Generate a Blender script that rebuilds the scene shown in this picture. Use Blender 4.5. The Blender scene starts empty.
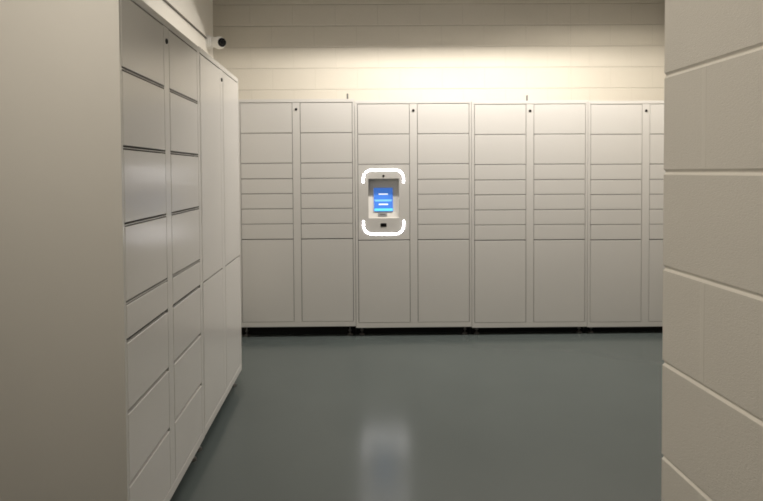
import bpy, bmesh, math, random
from mathutils import Vector, Matrix
C = bpy.context.scene
COL = C.collection
random.seed(4)

# ------------------------------------------------------------------ camera
CAM_Z = 1.41558
F_PX, YAW, PITCH, ROLL = 581.035, 0.01086, -0.02728, -0.00709
cd = bpy.data.cameras.new('camera')
cam = bpy.data.objects.new('camera', cd)
COL.objects.link(cam)
cd.sensor_fit = 'HORIZONTAL'
cd.sensor_width = 36.0
cd.lens = F_PX / 763.0 * 36.0
cd.shift_x = 24.556 / 763.0
cd.shift_y = -62.385 / 763.0
cd.clip_start = 0.02
# right / up / forward axes built from yaw (to the right), pitch (up) and roll
fw = Vector((math.sin(YAW) * math.cos(PITCH), math.cos(YAW) * math.cos(PITCH), math.sin(PITCH)))
rt = Vector((math.cos(YAW), -math.sin(YAW), 0))
up = rt.cross(fw)
c_, s_ = math.cos(ROLL), math.sin(ROLL)
rt2 = rt * c_ + up * s_
up2 = up * c_ - rt * s_
m = Matrix((rt2, up2, -fw)).transposed().to_4x4()
m.translation = (0, 0, CAM_Z)
cam.matrix_world = m
C.camera = cam

# ------------------------------------------------------------------ world, exposure
w = bpy.data.worlds.new('world')
C.world = w
w.use_nodes = True
w.node_tree.nodes['Background'].inputs[0].default_value = (0.02, 0.02, 0.02, 1)
w.node_tree.nodes['Background'].inputs[1].default_value = 1.0
C.view_settings.view_transform = 'Standard'
C.view_settings.look = 'None'
C.view_settings.gamma = 1.0
C.view_settings.use_curve_mapping = False
C.view_settings.exposure = 0.0
C.cycles.use_denoising = True
C.cycles.filter_width = 1.8
C.cycles.max_bounces = 10
C.cycles.diffuse_bounces = 6

# lamp settings: (x, y, z, length, width, emission strength, colour)
LAMP_BACK = dict(x=1.05, y=4.45, z=3.03, lx=2.7, ly=0.08, e=137.0, col=(1.0, 0.925, 0.83))
LAMP_SIDE = dict(x=2.45, y=4.30, z=3.00, lx=0.6, ly=0.30, e=50.0, col=(1.0, 0.91, 0.78))
LAMP_HALL = dict(x=-0.55, y=1.00, z=2.80, lx=0.4, ly=0.30, e=52.0, col=(1.0, 0.90, 0.75))
LED_E = 19.0
SCREEN_E = 0.75


# ------------------------------------------------------------------ helpers
def tag(o, label=None, cat=None, group=None, kind=None):
    if label: o['label'] = label
    if cat: o['category'] = cat
    if group: o['group'] = group
    if kind: o['kind'] = kind
    return o


def empty(name, loc, rz=0.0):
    o = bpy.data.objects.new(name, None)
    COL.objects.link(o)
    o.location = loc
    o.rotation_euler = (0, 0, rz)
    o.empty_display_size = 0.1
    return o


def box(bm, x0, x1, y0, y1, z0, z1, mi=0, bevel=0.0, seg=2, bmi=None):
    vs = [bm.verts.new((x, y, z)) for x in (x0, x1) for y in (y0, y1) for z in (z0, z1)]
    idx = ((0, 1, 3, 2), (4, 6, 7, 5), (0, 4, 5, 1), (2, 3, 7, 6), (0, 2, 6, 4), (1, 5, 7, 3))
    fs = [bm.faces.new([vs[i] for i in f]) for f in idx]
    for f in fs: f.material_index = mi
    if bevel:
        es = list({e for f in fs for e in f.edges})
        r = bmesh.ops.bevel(bm, geom=es, offset=bevel, segments=seg, profile=0.5, affect='EDGES')
        for f in r['faces']: f.material_index = mi if bmi is None else bmi


def cyl(bm, p0, p1, r0, r1=None, n=20, mi=0, caps=True):
    r1 = r0 if r1 is None else r1
    p0, p1 = Vector(p0), Vector(p1)
    d = (p1 - p0).normalized()
    a = d.orthogonal().normalized(); b = d.cross(a)
    A = [bm.verts.new(p0 + (a * math.cos(t) + b * math.sin(t)) * r0) for t in [2 * math.pi * i / n for i in range(n)]]
    B = [bm.verts.new(p1 + (a * math.cos(t) + b * math.sin(t)) * r1) for t in [2 * math.pi * i / n for i in range(n)]]
    for i in range(n):
        f = bm.faces.new((A[i], A[(i + 1) % n], B[(i + 1) % n], B[i])); f.smooth = True; f.material_index = mi
    if caps:
        f = bm.faces.new(A[::-1]); f.material_index = mi
        f = bm.faces.new(B); f.material_index = mi


def sweep(bm, pts, rw, rh, nrm, mi=0):
    """rectangular-section bar along pts; width rw in-plane, height rh along nrm (from 0 to rh)"""
    nrm = Vector(nrm)
    rings = []
    for i, p in enumerate(pts):
        p = Vector(p)
        a = Vector(pts[max(0, i - 1)]); b = Vector(pts[min(len(pts) - 1, i + 1)])
        t = (b - a).normalized(); s = t.cross(nrm).normalized()
        prof = [(-rw / 2, 0), (-rw / 2, rh * .6), (-rw / 4, rh), (rw / 4, rh), (rw / 2, rh * .6), (rw / 2, 0)]
        rings.append([bm.verts.new(p + s * u + nrm * v) for u, v in prof])
    n = len(rings[0])
    for i in range(len(rings) - 1):
        for k in range(n):
            f = bm.faces.new((rings[i][k], rings[i][(k + 1) % n], rings[i + 1][(k + 1) % n], rings[i + 1][k]))
            f.material_index = mi
    bm.faces.new(rings[0]); bm.faces.new(rings[-1][::-1])


def obj(name, bm, mats, parent=None):
    bmesh.ops.recalc_face_normals(bm, faces=bm.faces)
    me = bpy.data.meshes.new(name)
    bm.to_mesh(me); bm.free()
    for mm in (mats if isinstance(mats, (list, tuple)) else [mats]):
        me.materials.append(mm)
    o = bpy.data.objects.new(name, me)
    COL.objects.link(o)
    if parent: o.parent = parent
    return o


def new_mat(name):
    mt = bpy.data.materials.new(name)
    mt.use_nodes = True
    return mt, mt.node_tree.nodes, mt.node_tree.links, mt.node_tree.nodes['Principled BSDF']


def paint(name, col, rough=0.4, metallic=0.0, bump=0.0, bscale=300.0, var=0.0, spec=0.5):
    mt, N, L, P = new_mat(name)
    P.inputs['Base Color'].default_value = (*col, 1)
    P.inputs['Roughness'].default_value = rough
    P.inputs['Metallic'].default_value = metallic
    P.inputs['Specular IOR Level'].default_value = spec
    tc = N.new('ShaderNodeTexCoord')
    if var:
        nz = N.new('ShaderNodeTexNoise'); nz.inputs['Scale'].default_value = 1.7; nz.inputs['Detail'].default_value = 4
        L.new(tc.outputs['Object'], nz.inputs['Vector'])
        mx = N.new('ShaderNodeMix'); mx.data_type = 'RGBA'
        mx.inputs[6].default_value = (*[c * (1 - var) for c in col], 1)
        mx.inputs[7].default_value = (*[min(1, c * (1 + var)) for c in col], 1)
        L.new(nz.outputs['Fac'], mx.inputs[0]); L.new(mx.outputs[2], P.inputs['Base Color'])
    if bump:
        nz = N.new('ShaderNodeTexNoise'); nz.inputs['Scale'].default_value = bscale; nz.inputs['Detail'].default_value = 3
        L.new(tc.outputs['Object'], nz.inputs['Vector'])
        b = N.new('ShaderNodeBump'); b.inputs['Strength'].default_value = bump; b.inputs['Distance'].default_value = 0.002
        L.new(nz.outputs['Fac'], b.inputs['Height']); L.new(b.outputs['Normal'], P.inputs['Normal'])
    return mt


def glow(name, col, e):
    mt, N, L, P = new_mat(name)
    P.inputs['Base Color'].default_value = (*[min(1, c) for c in col], 1)
    P.inputs['Roughness'].default_value = 0.3
    P.inputs['Emission Color'].default_value = (*col, 1)
    P.inputs['Emission Strength'].default_value = e
    return mt


M_LOCK = paint('powder_coat', (0.63, 0.62, 0.603), 0.20, bump=0.06, bscale=900, var=0.02)
M_DARK = paint('black_plastic', (0.008, 0.008, 0.008), 0.4)
M_BLACK = paint('black_panel', (0.006, 0.006, 0.006), 0.7, spec=0.2)
M_GAP_SHADE = paint('dark_gap_shade', (0.03, 0.028, 0.026), 0.7, spec=0.2)  # dark colour painting the shade inside the door gaps
M_STEEL = paint('zinc_steel', (0.16, 0.155, 0.15), 0.42, metallic=0.8)
M_ROD = paint('grey_rod', (0.13, 0.125, 0.12), 0.5, metallic=0.5)
M_LED = glow('led_diffuser', (1.0, 0.98, 1.0), LED_E)
M_PLATE = paint('label_plate', (0.33, 0.33, 0.34), 0.5)
M_WHITE = paint('white_plastic', (0.82, 0.81, 0.78), 0.35)
M_CONSOLE = paint('white_console', (0.80, 0.785, 0.75), 0.4)
M_LENS = paint('lens_glass', (0.004, 0.004, 0.005), 0.08)
M_BLUE = glow('screen_blue', (0.05, 0.17, 0.58), SCREEN_E)
M_BLUE2 = glow('screen_pale_blue', (0.16, 0.45, 0.92), SCREEN_E)
M_CYAN = glow('screen_cyan', (0.12, 0.62, 0.95), SCREEN_E)
M_TXT = glow('screen_white', (0.85, 0.92, 1.0), SCREEN_E)
M_DOT = paint('worn_text', (0.10, 0.10, 0.10), 0.5)


def block_mat(name, col, rough, course, zj, along, joint0, wall_len=0.4064, mortar_w=0.010, joint_x=None, grain=0.35):
    """painted running-bond block wall; `along` is the axis letter the courses run along"""
    mt, N, L, P = new_mat(name)
    tc = N.new('ShaderNodeTexCoord'); sep = N.new('ShaderNodeSeparateXYZ')
    L.new(tc.outputs['Object'], sep.inputs[0])

    def math_(op, a, b=None, c=None):
        n = N.new('ShaderNodeMath'); n.operation = op
        for i, v in enumerate((a, b, c)):
            if v is None: continue
            if isinstance(v, (int, float)): n.inputs[i].default_value = v
            else: L.new(v, n.inputs[i])
        return n.outputs[0]
    u = sep.outputs[along]; z = sep.outputs['Z']
    zz = math_('DIVIDE', math_('SUBTRACT', z, zj), course)          # joint at integers
    row = math_('FLOOR', zz)
    dz = math_('MULTIPLY', math_('ABSOLUTE', math_('SUBTRACT', math_('FRACT', math_('ADD', zz, 0.5)), 0.5)), course)
    par = math_('MULTIPLY', math_('FRACT', math_('MULTIPLY', row, 0.5)), 2.0)   # 0 / 1
    uu = math_('SUBTRACT', math_('DIVIDE', math_('SUBTRACT', u, joint0), wall_len), math_('MULTIPLY', par, 0.5))
    du = math_('MULTIPLY', math_('ABSOLUTE', math_('SUBTRACT', math_('FRACT', math_('ADD', uu, 0.5)), 0.5)), wall_len)

    def groove(d, wd):
        mr = N.new('ShaderNodeMapRange'); mr.interpolation_type = 'SMOOTHSTEP'
        mr.inputs['From Min'].default_value = wd * 0.35; mr.inputs['From Max'].default_value = wd
        L.new(d, mr.inputs['Value']); return mr.outputs[0]
    gz = groove(dz, mortar_w); gu = groove(du, mortar_w * 0.8)
    gu = math_('ADD', math_('MULTIPLY', gu, 0.35), 0.65)
    h = math_('MINIMUM', gz, gu)
    if joint_x is not None:
        dj = math_('ABSOLUTE', math_('SUBTRACT', u, joint_x))
        h = math_('MINIMUM', h, math_('ADD', math_('MULTIPLY', groove(dj, mortar_w), 0.35), 0.65))
    nz = N.new('ShaderNodeTexNoise'); nz.inputs['Scale'].default_value = 90; nz.inputs['Detail'].default_value = 5
    L.new(tc.outputs['Object'], nz.inputs['Vector'])
    hh = math_('ADD', h, math_('MULTIPLY', nz.outputs['Fac'], grain))
    b = N.new('ShaderNodeBump'); b.inputs['Strength'].default_value = 0.75; b.inputs['Distance'].default_value = 0.004
    L.new(hh, b.inputs['Height']); L.new(b.outputs['Normal'], P.inputs['Normal'])
    # slight block-to-block and blotchy colour variation of the paint
    n2 = N.new('ShaderNodeTexNoise'); n2.inputs['Scale'].default_value = 2.2; n2.inputs['Detail'].default_value = 5
    L.new(tc.outputs['Object'], n2.inputs['Vector'])
    mx = N.new('ShaderNodeMix'); mx.data_type = 'RGBA'
    mx.inputs[6].default_value = (*[c * 0.93 for c in col], 1); mx.inputs[7].default_value = (*[min(1, c * 1.05) for c in col], 1)
    L.new(n2.outputs['Fac'], mx.inputs[0])
    # joints slightly darker than the block faces
    m2 = N.new('ShaderNodeMix'); m2.data_type = 'RGBA'
    m2.inputs[6].default_value = (*[c * 0.90 for c in col], 1)
    L.new(mx.outputs[2], m2.inputs[7]); L.new(h, m2.inputs[0])
    L.new(m2.outputs[2], P.inputs['Base Color'])
    P.inputs['Roughness'].default_value = rough
    P.inputs['Specular IOR Level'].default_value = 0.3
    return mt


# ------------------------------------------------------------------ dimensions of the room
D = 4.9707            # front of the lockers along the back wall
YB = 5.596            # back wall
XL = -1.301           # left wall
XR = 3.075            # right wall of the locker room
XP = 0.6645           # face of the block pillar beside the camera
YP = 1.2313           # end of that pillar
YF = -2.6             # wall behind the camera
ZC = 3.25             # ceiling
S0, W = 0.0399, 0.9999
Y0, XA = 1.8966, -0.7432
T = 0.15

# ------------------------------------------------------------------ floor
mt, N, L, P = new_mat('epoxy_floor')
tc = N.new('ShaderNodeTexCoord')
n1 = N.new('ShaderNodeTexNoise'); n1.inputs['Scale'].default_value = 1.3; n1.inputs['Detail'].default_value = 6
n2 = N.new('ShaderNodeTexNoise'); n2.inputs['Scale'].default_value = 45; n2.inputs['Detail'].default_value = 4
n3 = N.new('ShaderNodeTexVoronoi'); n3.inputs['Scale'].default_value = 7
for n in (n1, n2, n3): L.new(tc.outputs['Object'], n.inputs['Vector'])
mx = N.new('ShaderNodeMix'); mx.data_type = 'RGBA'
mx.inputs[6].default_value = (0.073, 0.088, 0.088, 1); mx.inputs[7].default_value = (0.091, 0.109, 0.108, 1)
L.new(n1.outputs['Fac'], mx.inputs[0])
rp = N.new('ShaderNodeMapRange'); rp.inputs['From Min'].default_value = 0.012; rp.inputs['From Max'].default_value = 0.035
L.new(n3.outputs['Distance'], rp.inputs['Value'])
m2 = N.new('ShaderNodeMix'); m2.data_type = 'RGBA'; m2.inputs[6].default_value = (0.068, 0.076, 0.075, 1)
L.new(rp.outputs[0], m2.inputs[0]); L.new(mx.outputs[2], m2.inputs[7])
L.new(m2.outputs[2], P.inputs['Base Color'])
mr = N.new('ShaderNodeMapRange'); mr.inputs['To Min'].default_value = 0.17; mr.inputs['To Max'].default_value = 0.23
L.new(n1.outputs['Fac'], mr.inputs['Value']); L.new(mr.outputs[0], P.inputs['Roughness'])
b = N.new('ShaderNodeBump'); b.inputs['Strength'].default_value = 0.08; b.inputs['Distance'].default_value = 0.002
L.new(n2.outputs['Fac'], b.inputs['Height']); L.new(b.outputs['Normal'], P.inputs['Normal'])
M_FLOOR = mt
bm = bmesh.new(); box(bm, XL - T, XR + T, YF - T, YB + T, -0.1, 0.0)
tag(obj('floor', bm, M_FLOOR), kind='structure')

# ------------------------------------------------------------------ walls
WALLC = (0.67, 0.635, 0.56)
M_BACKWALL = block_mat('painted_block_back', WALLC, 0.55, 0.2032, 3.0217, 'X', -0.538 + 0.2032, joint_x=2.128, mortar_w=0.007)
M_GREY = paint('grey_wall_paint', (0.42, 0.40, 0.36), 0.7)
M_SIDE = paint('painted_plaster', (0.86, 0.835, 0.775), 0.6, bump=0.15, bscale=120, var=0.02)
bm = bmesh.new(); box(bm, XL - T, XR + T, YB, YB + T, 0, ZC)
tag(obj('wall_back', bm, M_BACKWALL), kind='structure')
bm = bmesh.new(); box(bm, XL - T, XL, YF, YB, 0, ZC)
tag(obj('wall_left', bm, M_SIDE), kind='structure')
bm = bmesh.new(); box(bm, XR, XR + T, YP - T, YB, 0, ZC)
tag(obj('wall_far_right', bm, M_GREY), kind='structure')
bm = bmesh.new(); box(bm, XL - T, XP + 0.3, YF - T, YF, 0, ZC)
tag(obj('wall_front', bm, M_GREY), kind='structure')
bm = bmesh.new(); box(bm, XP + 0.3, XR + T, YP - T, YP, 0, ZC)
tag(obj('wall_near_right', bm, M_GREY), kind='structure')
bm = bmesh.new(); box(bm, XL - T, XR + T, YF - T, YB + T, ZC, ZC + 0.1)
tag(obj('ceiling', bm, paint('ceiling_paint', (0.20, 0.19, 0.18), 0.8)), kind='structure')

# block pillar / wall end on the right, real blocks with raked bed joints
mt, N, L, P = new_mat('painted_block_near')
tc = N.new('ShaderNodeTexCoord')
na = N.new('ShaderNodeTexNoise'); na.inputs['Scale'].default_value = 330; na.inputs['Detail'].default_value = 6; na.inputs['Roughness'].default_value = 0.6
nb = N.new('ShaderNodeTexVoronoi'); nb.inputs['Scale'].default_value = 75
mp = N.new('ShaderNodeMapping'); mp.inputs['Scale'].default_value = (1, 0.6, 1.5)
L.new(tc.outputs['Object'], mp.inputs['Vector'])
for n in (na, nb): L.new(mp.outputs[0], n.inputs['Vector'])
pr = N.new('ShaderNodeMapRange'); pr.inputs['From Min'].default_value = 0.03; pr.inputs['From Max'].default_value = 0.2
L.new(nb.outputs['Distance'], pr.inputs['Value'])
ad = N.new('ShaderNodeMath'); ad.operation = 'MULTIPLY_ADD'; ad.inputs[1].default_value = 0.35
L.new(pr.outputs[0], ad.inputs[0]); L.new(na.outputs['Fac'], ad.inputs[2])
bp = N.new('ShaderNodeBump'); bp.inputs['Strength'].default_value = 0.6; bp.inputs['Distance'].default_value = 0.0016
L.new(ad.outputs[0], bp.inputs['Height']); L.new(bp.outputs['Normal'], P.inputs['Normal'])
P.inputs['Base Color'].default_value = (0.685, 0.665, 0.63, 1)
P.inputs['Roughness'].default_value = 0.5
P.inputs['Specular IOR Level'].default_value = 0.3
M_BLOCK = mt
M_HEAD = paint('smooth_block_paint', (0.70, 0.68, 0.645), 0.5, spec=0.3)
M_MORTAR = paint('painted_mortar', (0.78, 0.76, 0.72), 0.5, spec=0.3)
bm = bmesh.new()
CH = 0.2032; ZJ = 0.8017
J = 0.0006
z = ZJ - CH * 4
row = 0
TW = 0.30
box(bm, XP + 0.0048, XP + TW, YF, YP - 0.0048, 0, ZC, mi=1)       # mortar core
while z < ZC:
    za, zb = max(0.0, z + J), min(ZC, z + CH - J)
    box(bm, XP, XP + TW + 0.001, YF, YP, za, zb, bevel=0.0053, seg=1, bmi=1)  # chamfers take the paler mortar colour, painting in the bright lit lip
    z += CH; row += 1
# head joints struck nearly flush with the block faces
z = ZJ - CH * 4; row = 0
while z < ZC:
    y = YP - (0.145 if row % 2 else 0.145 + 0.2032)
    while y > YF:
        za, zb = max(0, z + J + 0.007), min(ZC, z + CH - J - 0.007)
        pr_ = [(XP + 0.001, y - 0.009), (XP - 0.0005, y - 0.005), (XP - 0.0005, y + 0.005), (XP + 0.001, y + 0.009)]
        A_ = [bm.verts.new((px, py, za)) for px, py in pr_]; B_ = [bm.verts.new((px, py, zb)) for px, py in pr_]
        for k in range(3):
            f = bm.faces.new((A_[k], A_[k + 1], B_[k + 1], B_[k])); f.material_index = 2
        f = bm.faces.new((A_[3], A_[0], B_[0], B_[3])); f.material_index = 1
        f = bm.faces.new(A_); f = bm.faces.new(B_)
        y -= 0.4064
    z += CH; row += 1
tag(obj('wall_right', bm, [M_BLOCK, M_MORTAR, M_HEAD]), kind='structure')

# ------------------------------------------------------------------ parcel lockers
DEP = 0.555
GAP_H, GAP_V, GAP_T = 0.008, 0.004, 0.006       # joints between doors, beside doors, under the head rail
BACK_ROWS = [2.000, 1.742, 1.485, 1.353, 1.225, 1.095, 0.966, 0.835, 0.122]
NEAR_ROWS = [2.000, 1.752, 1.494, 1.239, 0.979, 0.853, 0.615, 0.368, 0.122]
TALL_ROWS = [2.000, 0.853, 0.122]
TOP, BOT = 2.030, 0.079


def door_mesh(x0, x1, z0, z1):
    bm = bmesh.new()
    box(bm, x0, x1, 0.0, 0.018, z0, z1, bevel=0.0018, seg=2)
    # folded return flange behind the face
    box(bm, x0 + 0.006, x1 - 0.006, 0.018, 0.030, z0 + 0.004, z1 - 0.006)
    return bm


def foot(parent, x, y, zlow):
    bm = bmesh.new()
    cyl(bm, (x, y, zlow), (x, y, zlow + 0.008), 0.024, 0.024)
    cyl(bm, (x, y, zlow + 0.008), (x, y, zlow + 0.018), 0.022, 0.010)
    cyl(bm, (x, y, zlow + 0.018), (x, y, BOT + 0.004), 0.007, 0.007, n=12)
    cyl(bm, (x, y, zlow + 0.036), (x, y, zlow + 0.046), 0.014, 0.014, n=6)
    obj('levelling_foot', bm, M_STEEL, parent)


def cabinet(loc, rz, rows, cols, dz, kiosk=False, bolt=None, gap_h=0.008):
    t = empty('parcel_locker_cabinet', loc, rz)
    off = Vector((0, 0, 0))
    wid = W - 0.003
    (a0, a1), (b0, b1) = cols
    bm = bmesh.new()
    # shell
    z0, z1 = BOT + dz, TOP + dz
    box(bm, 0, wid, DEP - 0.003, DEP, z0, z1)
    box(bm, 0, 0.003, 0.0, DEP - 0.003, z0, z1, bevel=0.001); box(bm, wid - 0.003, wid, 0.0, DEP - 0.003, z0, z1, bevel=0.001)
    box(bm, 0.003, wid - 0.003, 0.03, DEP - 0.003, z1 - 0.003, z1); box(bm, 0.003, wid - 0.003, 0.03, DEP - 0.003, z0, z0 + 0.003)
    # front frame: stiles, head rail, sill rail
    top, bot = rows[0] + dz, rows[-1] + dz
    box(bm, 0.0025, a0 - GAP_V / 2, 0.0003, 0.03, z0 + 0.0005, z1 - 0.0005, bevel=0.0008)
    box(bm, b1 + GAP_V / 2, wid - 0.0025, 0.0003, 0.03, z0 + 0.0005, z1 - 0.0005, bevel=0.0008)
    box(bm, a0 - GAP_V / 2 - 0.002, b1 + GAP_V / 2 + 0.002, 0, 0.03, top + GAP_T / 2, z1, bevel=0.0012)
    box(bm, a0 - GAP_V / 2 - 0.002, b1 + GAP_V / 2 + 0.002, 0, 0.03, z0, bot - GAP_V / 2, bevel=0.0012)
    mid = (a1 + b0) / 2
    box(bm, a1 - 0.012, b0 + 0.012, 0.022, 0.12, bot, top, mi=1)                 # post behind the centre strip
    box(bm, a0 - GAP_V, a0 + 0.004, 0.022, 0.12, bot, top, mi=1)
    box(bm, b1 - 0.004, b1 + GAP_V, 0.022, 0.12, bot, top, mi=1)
    box(bm, a0, b1, 0.022, 0.06, top - 0.004, top + GAP_T)
    box(bm, a0, b1, 0.022, 0.06, bot - GAP_V, bot + 0.004)
    for ci, (c0, c1) in enumerate(cols):
        for r in rows[1:-1]:
            if kiosk and ci == 0 and 0.90 < r < 1.45: continue
            if r > 0.9: box(bm, c0 - 0.002, c1 + 0.002, 0.001, 0.40, r + dz - 0.0022, r + dz + 0.0006)   # shelf edge in the gap
            box(bm, c0, c1, 0.020, 0.034, r + dz - 0.012, r + dz + 0.012, mi=1)  # dark backing strip added so the gap looks shaded
    obj('carcass', bm, [M_LOCK, M_GAP_SHADE], t)
    # centre strip with its lock
    bm = bmesh.new()
    box(bm, a1 + GAP_V / 2, b0 - GAP_V / 2, 0.0005, 0.02, bot - 0.001, top + 0.001, bevel=0.0012)
    st = obj('centre_strip', bm, M_LOCK, t)
    bm = bmesh.new()
    zk = rows[0] + dz - 0.056
    cyl(bm, (mid, 0.001, zk), (mid, -0.0035, zk), 0.0115, 0.0105, n=24, mi=0)
    cyl(bm, (mid, -0.0035, zk), (mid, -0.0045, zk), 0.0085, 0.0085, n=24, mi=1)
    box(bm, mid - 0.0012, mid + 0.0012, -0.0052, -0.004, zk - 0.005, zk + 0.005, mi=1)
    k = obj('lock', bm, [M_DARK, M_BLACK], st)
    k['label'] = 'round black keyhole lock'
    # doors
    for ci, (c0, c1) in enumerate(cols):
        for i in range(len(rows) - 1):
            zt, zb = rows[i] + dz, rows[i + 1] + dz
            if kiosk and ci == 0 and 2 <= i <= 6:
                continue
            gt = GAP_T / 2 if i == 0 else gap_h / 2
            gb = GAP_V / 2 if i == len(rows) - 2 else gap_h / 2
            obj('door', door_mesh(c0 + GAP_V / 2, c1 - GAP_V / 2, zb + gb, zt - gt), M_LOCK, t)
    # underside: feet, and an added black plate standing in for shade
    for fx in (0.05, wid - 0.05):
        for fy in (0.05, DEP - 0.06):
            foot(t, fx, fy, 0.0)
    bm = bmesh.new(); box(bm, 0.002, wid - 0.002, 0.075, 0.078, 0.004, z0 + 0.002)
    tp = obj('shade_plate', bm, M_BLACK, t); tp['label'] = 'added black plate standing in for the shade under the cabinet'
    if bolt is not None:
        bm = bmesh.new()
        cyl(bm, (bolt, 0.30, z1 - 0.002), (bolt, 0.30, z1 + 0.085), 0.008, n=14)
        cyl(bm, (bolt, 0.30, z1), (bolt, 0.30, z1 + 0.010), 0.012, n=6)
        o = obj('top_rod', bm, M_ROD, t); o['label'] = 'short grey rod standing on the cabinet top'
    return t


SYM = [(0.023, 0.466), (0.534, 0.977)]
# along the back wall, left to right
DZ = [0.0111, -0.0037, -0.0132, -0.0180]
GRP = 'parcel locker cabinets along the back wall'
LAB = ['pale grey parcel locker cabinet at left end of back row, beside the corner gap',
       'pale grey parcel locker cabinet holding the lit blue touchscreen kiosk',
       'pale grey parcel locker cabinet immediately right of the kiosk cabinet in back row',
       'pale grey parcel locker cabinet half hidden behind the block pillar in back row']
backs = []
for i in range(4):
    t = cabinet((S0 + (i - 1) * W, D, 0), 0.0, BACK_ROWS, SYM, DZ[i], kiosk=(i == 1),
                bolt={0: 0.938, 2: 0.565}.get(i))
    tag(t, LAB[i], 'locker', GRP)
    backs.append(t)
# along the left wall
t = cabinet((XA, Y0, 0), math.pi / 2, NEAR_ROWS, [(0.018, 0.451), (0.520, 0.957)], 0.0085, gap_h=0.0145)
tag(t, 'grey locker cabinet nearest the camera at left with eight wide doors per column', 'locker', 'locker cabinets in the left row')
t = cabinet((XA, Y0 + W, 0), math.pi / 2, TALL_ROWS, [(0.010, 0.458), (0.529, 0.980)], 0.0125)
tag(t, 'grey locker cabinet at far end of left row with tall doors', 'locker', 'locker cabinets in the left row')

# ------------------------------------------------------------------ kiosk panel in the second cabinet
K = backs[1]
dz = DZ[1]
px0, px1 = 0.023 + GAP_V / 2, 0.466 - GAP_V / 2
pz0, pz1 = 0.835 + dz + GAP_H / 2, 1.485 + dz - GAP_H / 2
rx0, rx1, rz0, rz1 = 0.152 - S0, 0.416 - S0, 1.021, 1.360
RD = 0.085                                     # depth of the recess at its head
bm = bmesh.new()
V = lambda x, y, z: bm.verts.new((x, y, z))
o_ = [V(px0, 0, pz0), V(px1, 0, pz0), V(px1, 0, pz1), V(px0, 0, pz1)]
h_ = [V(rx0, 0, rz0), V(rx1, 0, rz0), V(rx1, 0, rz1), V(rx0, 0, rz1)]
q_ = [V(rx0, 0.006, rz0 + 0.002), V(rx1, 0.006, rz0 + 0.002), V(rx1, RD, rz1), V(rx0, RD, rz1)]
e_ = [V(px0, 0.02, pz0), V(px1, 0.02, pz0), V(px1, 0.02, pz1), V(px0, 0.02, pz1)]
for i in range(4):
    j = (i + 1) % 4
    bm.faces.new((o_[i], o_[j], h_[j], h_[i]))
    bm.faces.new((h_[i], h_[j], q_[j], q_[i]))
    bm.faces.new((e_[i], e_[j], o_[j], o_[i]))
fq = bm.faces.new(q_); fq.material_index = 1
es = [e for e in bm.edges if len(e.link_faces) == 2 and all(abs(v.co.y) < 1e-6 for v in e.verts) and
      any(abs(f.normal.y) < 0.9 for f in e.link_faces)]
bm.normal_update()
es = [e for e in bm.edges if (e.verts[0] in o_ and e.verts[1] in o_)]
bmesh.ops.bevel(bm, geom=es, offset=0.0015, segments=2, profile=0.5, affect='EDGES')
panel = obj('kiosk_panel', bm, [M_LOCK, M_CONSOLE], K)
panel['label'] = 'kiosk panel with a recessed screen'


def slant(z):                                  # y of the sloped console at height z
    return 0.006 + (RD - 0.006) * (z - rz0 - 0.002) / (rz1 - rz0 - 0.002)


# glowing strips
def strip(zend, ztop, sgn):
    r, x0, x1 = 0.072, 0.1085 - S0, 0.4535 - S0
    pts = [(x0, 0, zend)]
    for k in range(9):
        a = math.pi / 2 * k / 8
        pts.append((x0 + r - r * math.cos(a), 0, ztop - sgn * (r - r * math.sin(a))))
    for k in range(9):
        a = math.pi / 2 * k / 8
        pts.append((x1 - r + r * math.sin(a), 0, ztop - sgn * (r - r * math.cos(a))))
    pts.append((x1, 0, zend))
    bm = bmesh.new(); sweep(bm, pts, 0.0125, 0.003, (0, -1, 0))
    o = obj('light_strip', bm, M_LED, panel); o['label'] = 'glowing white strip ' + ('over' if sgn > 0 else 'under') + ' the screen'


strip(1.324, 1.434, 1)
strip(0.999, 0.884, -1)
# screen slab lying on the slope
ang = math.atan2(RD - 0.006, rz1 - rz0)
u_ = Vector((0, math.sin(ang), math.cos(ang)))     # up the slope
n_ = Vector((0, -math.cos(ang), math.sin(ang)))    # out of the slope
sx0, sx1 = 0.200 - S0, 0.363 - S0
base = Vector((0, slant(1.078), 1.078))
SL = (1.277 - 1.078) / math.cos(ang)


def slab(bm, x0, x1, l0, l1, h0, h1, mi, bev=0.0):
    b2 = bmesh.new(); box(b2, x0, x1, 0, 1, 0, 1, mi)
    for v in b2.verts:
        l = l0 if v.co.z < .5 else l1; h = h0 if v.co.y < .5 else h1
        v.co = base + u_ * l + n_ * h + Vector((v.co.x, 0, 0))
    mp = {}
    for v in b2.verts: mp[v] = bm.verts.new(v.co)
    for f in b2.faces:
        g = bm.faces.new([mp[v] for v in f.verts]); g.material_index = mi
    b2.free()


bm = bmesh.new()
slab(bm, sx0, sx1, 0, SL, -0.002, 0.008, 0)
slab(bm, sx0 + .004, sx1 - .004, SL * .50, SL * .985, 0.007, 0.0090, 1)
slab(bm, sx0 + .004, sx1 - .004, SL * .115, SL * .46, 0.007, 0.0090, 1)
slab(bm, sx0 + .006, sx1 - .006, SL * .46, SL * .50, 0.007, 0.0088, 2)
slab(bm, sx0 + .010, sx1 - .010, SL * .415, SL * .46, 0.0085, 0.0094, 2)
slab(bm, sx0 + .004, sx1 - .004, SL * .012, SL * .115, 0.007, 0.0088, 3)
cx = (sx0 + sx1) / 2
slab(bm, cx - .040, cx + .040, SL * .705, SL * .755, 0.0088, 0.0096, 4)
slab(bm, cx - .040, cx + .040, SL * .265, SL * .315, 0.0088, 0.0096, 4)
o = obj('touch_screen', bm, [M_BLUE, M_BLUE, M_BLUE2, M_CYAN, M_TXT], panel)
o['label'] = 'lit blue touchscreen with two tiles'
bm = bmesh.new()
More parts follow.
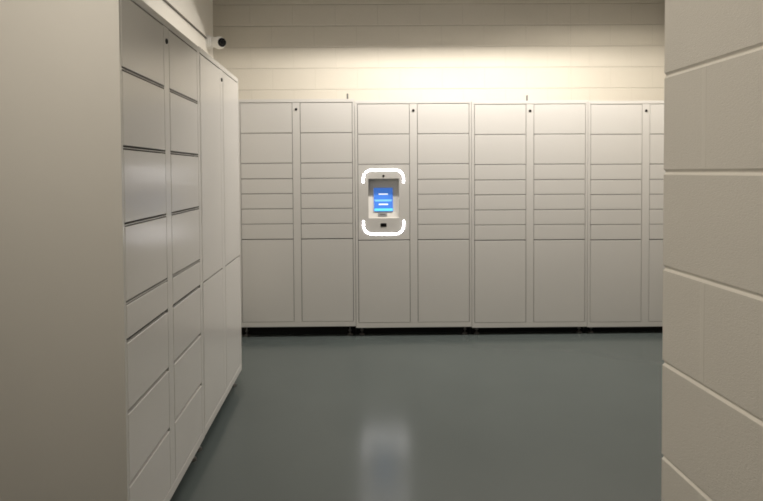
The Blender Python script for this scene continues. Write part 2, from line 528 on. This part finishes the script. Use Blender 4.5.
slab(bm, 0.233 - S0, 0.312 - S0, -0.044, -0.015, -0.001, 0.003, 0)
slab(bm, 0.247 - S0, 0.298 - S0, -0.034, -0.025, 0.0028, 0.0034, 1)
obj('name_plate', bm, [M_PLATE, M_DOT], panel)['label'] = 'small grey plate below the screen'
bm = bmesh.new(); kx = 0.282 - S0
cyl(bm, (kx, 0.001, 1.383), (kx, -0.003, 1.383), 0.010, 0.009, n=20)
obj('camera_lens', bm, M_LENS, panel)['label'] = 'tiny black camera lens above the screen'
bm = bmesh.new(); box(bm, 0.254 - S0, 0.306 - S0, -0.003, 0.004, 0.946, 0.977, bevel=0.0025)
obj('scanner_window', bm, M_LENS, panel)['label'] = 'black scanner window under the screen'

# ------------------------------------------------------------------ security camera and its conduit on the left wall
t = empty('security_camera', (XL, 5.36, 2.615))
tag(t, 'white turret security camera with black lens, on left wall near the corner', 'security camera')
bm = bmesh.new()
prof = [(0.0, 0.062), (0.012, 0.064), (0.030, 0.060), (0.046, 0.050), (0.062, 0.046)]
for (xa, ra), (xb, rb) in zip(prof, prof[1:]):
    cyl(bm, (xa, 0, 0), (xb, 0, 0), ra, rb, n=32, caps=True)
obj('base', bm, M_WHITE, t)
bc = Vector((0.112, -0.015, -0.010))
ld = Vector((0.60, -0.78, -0.12)).normalized()
bm = bmesh.new()
bmesh.ops.create_uvsphere(bm, u_segments=32, v_segments=20, radius=0.058)
for f in bm.faces: f.smooth = True
bmesh.ops.translate(bm, verts=bm.verts, vec=bc)
cyl(bm, bc + ld * 0.030, bc + ld * 0.058, 0.046, 0.042, n=32)
cyl(bm, (0.050, -0.003, -0.001), bc, 0.045, 0.052, n=24)
ball = obj('ball', bm, M_WHITE, t)
bm = bmesh.new()
cyl(bm, bc + ld * 0.0570, bc + ld * 0.0615, 0.040, 0.040, n=32)
cyl(bm, bc + ld * 0.0615, bc + ld * 0.0660, 0.032, 0.016, n=32)
obj('lens', bm, M_LENS, ball)['label'] = 'round black lens window'
bm = bmesh.new()
cyl(bm, (XL + 0.009, 1.0, 2.612), (XL + 0.009, 5.292, 2.636), 0.0075, n=14)
o = obj('cable_conduit', bm, paint('grey_conduit', (0.16, 0.15, 0.135), 0.5))
tag(o, 'thin dark conduit running along the left wall to the security camera', 'conduit')


# ------------------------------------------------------------------ ceiling lamps (above the frame)
def lamp(p, skirt_y, drop, label):          # drop: depth of the (front, rear) skirt of the housing
    t = empty('ceiling_lamp', (p['x'], p['y'], p['z']))
    tag(t, label, 'lamp')
    hx, hy = p['lx'] / 2, p['ly'] / 2
    bm = bmesh.new()
    box(bm, -hx - 0.05, hx + 0.05, -skirt_y, skirt_y, 0.006, 0.03)
    for s in (-1, 1):
        if drop: box(bm, -hx - 0.35, hx + 0.35, s * skirt_y - 0.004, s * skirt_y + 0.004, -drop[(s + 1) // 2], 0.03)
        cyl(bm, (s * hx * .7, 0, 0.03), (s * hx * .7, 0, ZC - p['z']), 0.006, n=8)
    obj('housing', bm, paint('lamp_housing', (0.03, 0.03, 0.03), 0.6), t)
    bm = bmesh.new()
    f = bm.faces.new([bm.verts.new(v) for v in ((-hx, -hy, 0), (-hx, hy, 0), (hx, hy, 0), (hx, -hy, 0))])
    obj('diffuser', bm, glow('lamp_glow', p['col'], p['e']), t)


lamp(LAMP_BACK, 0.20, (0.13, 0.08), 'long hanging lamp above the floor in front of the back lockers')
lamp(LAMP_SIDE, 0.20, None, 'square hanging lamp over the right side of the locker room')
lamp(LAMP_HALL, 0.20, None, 'hanging lamp in the entry passage near the camera')
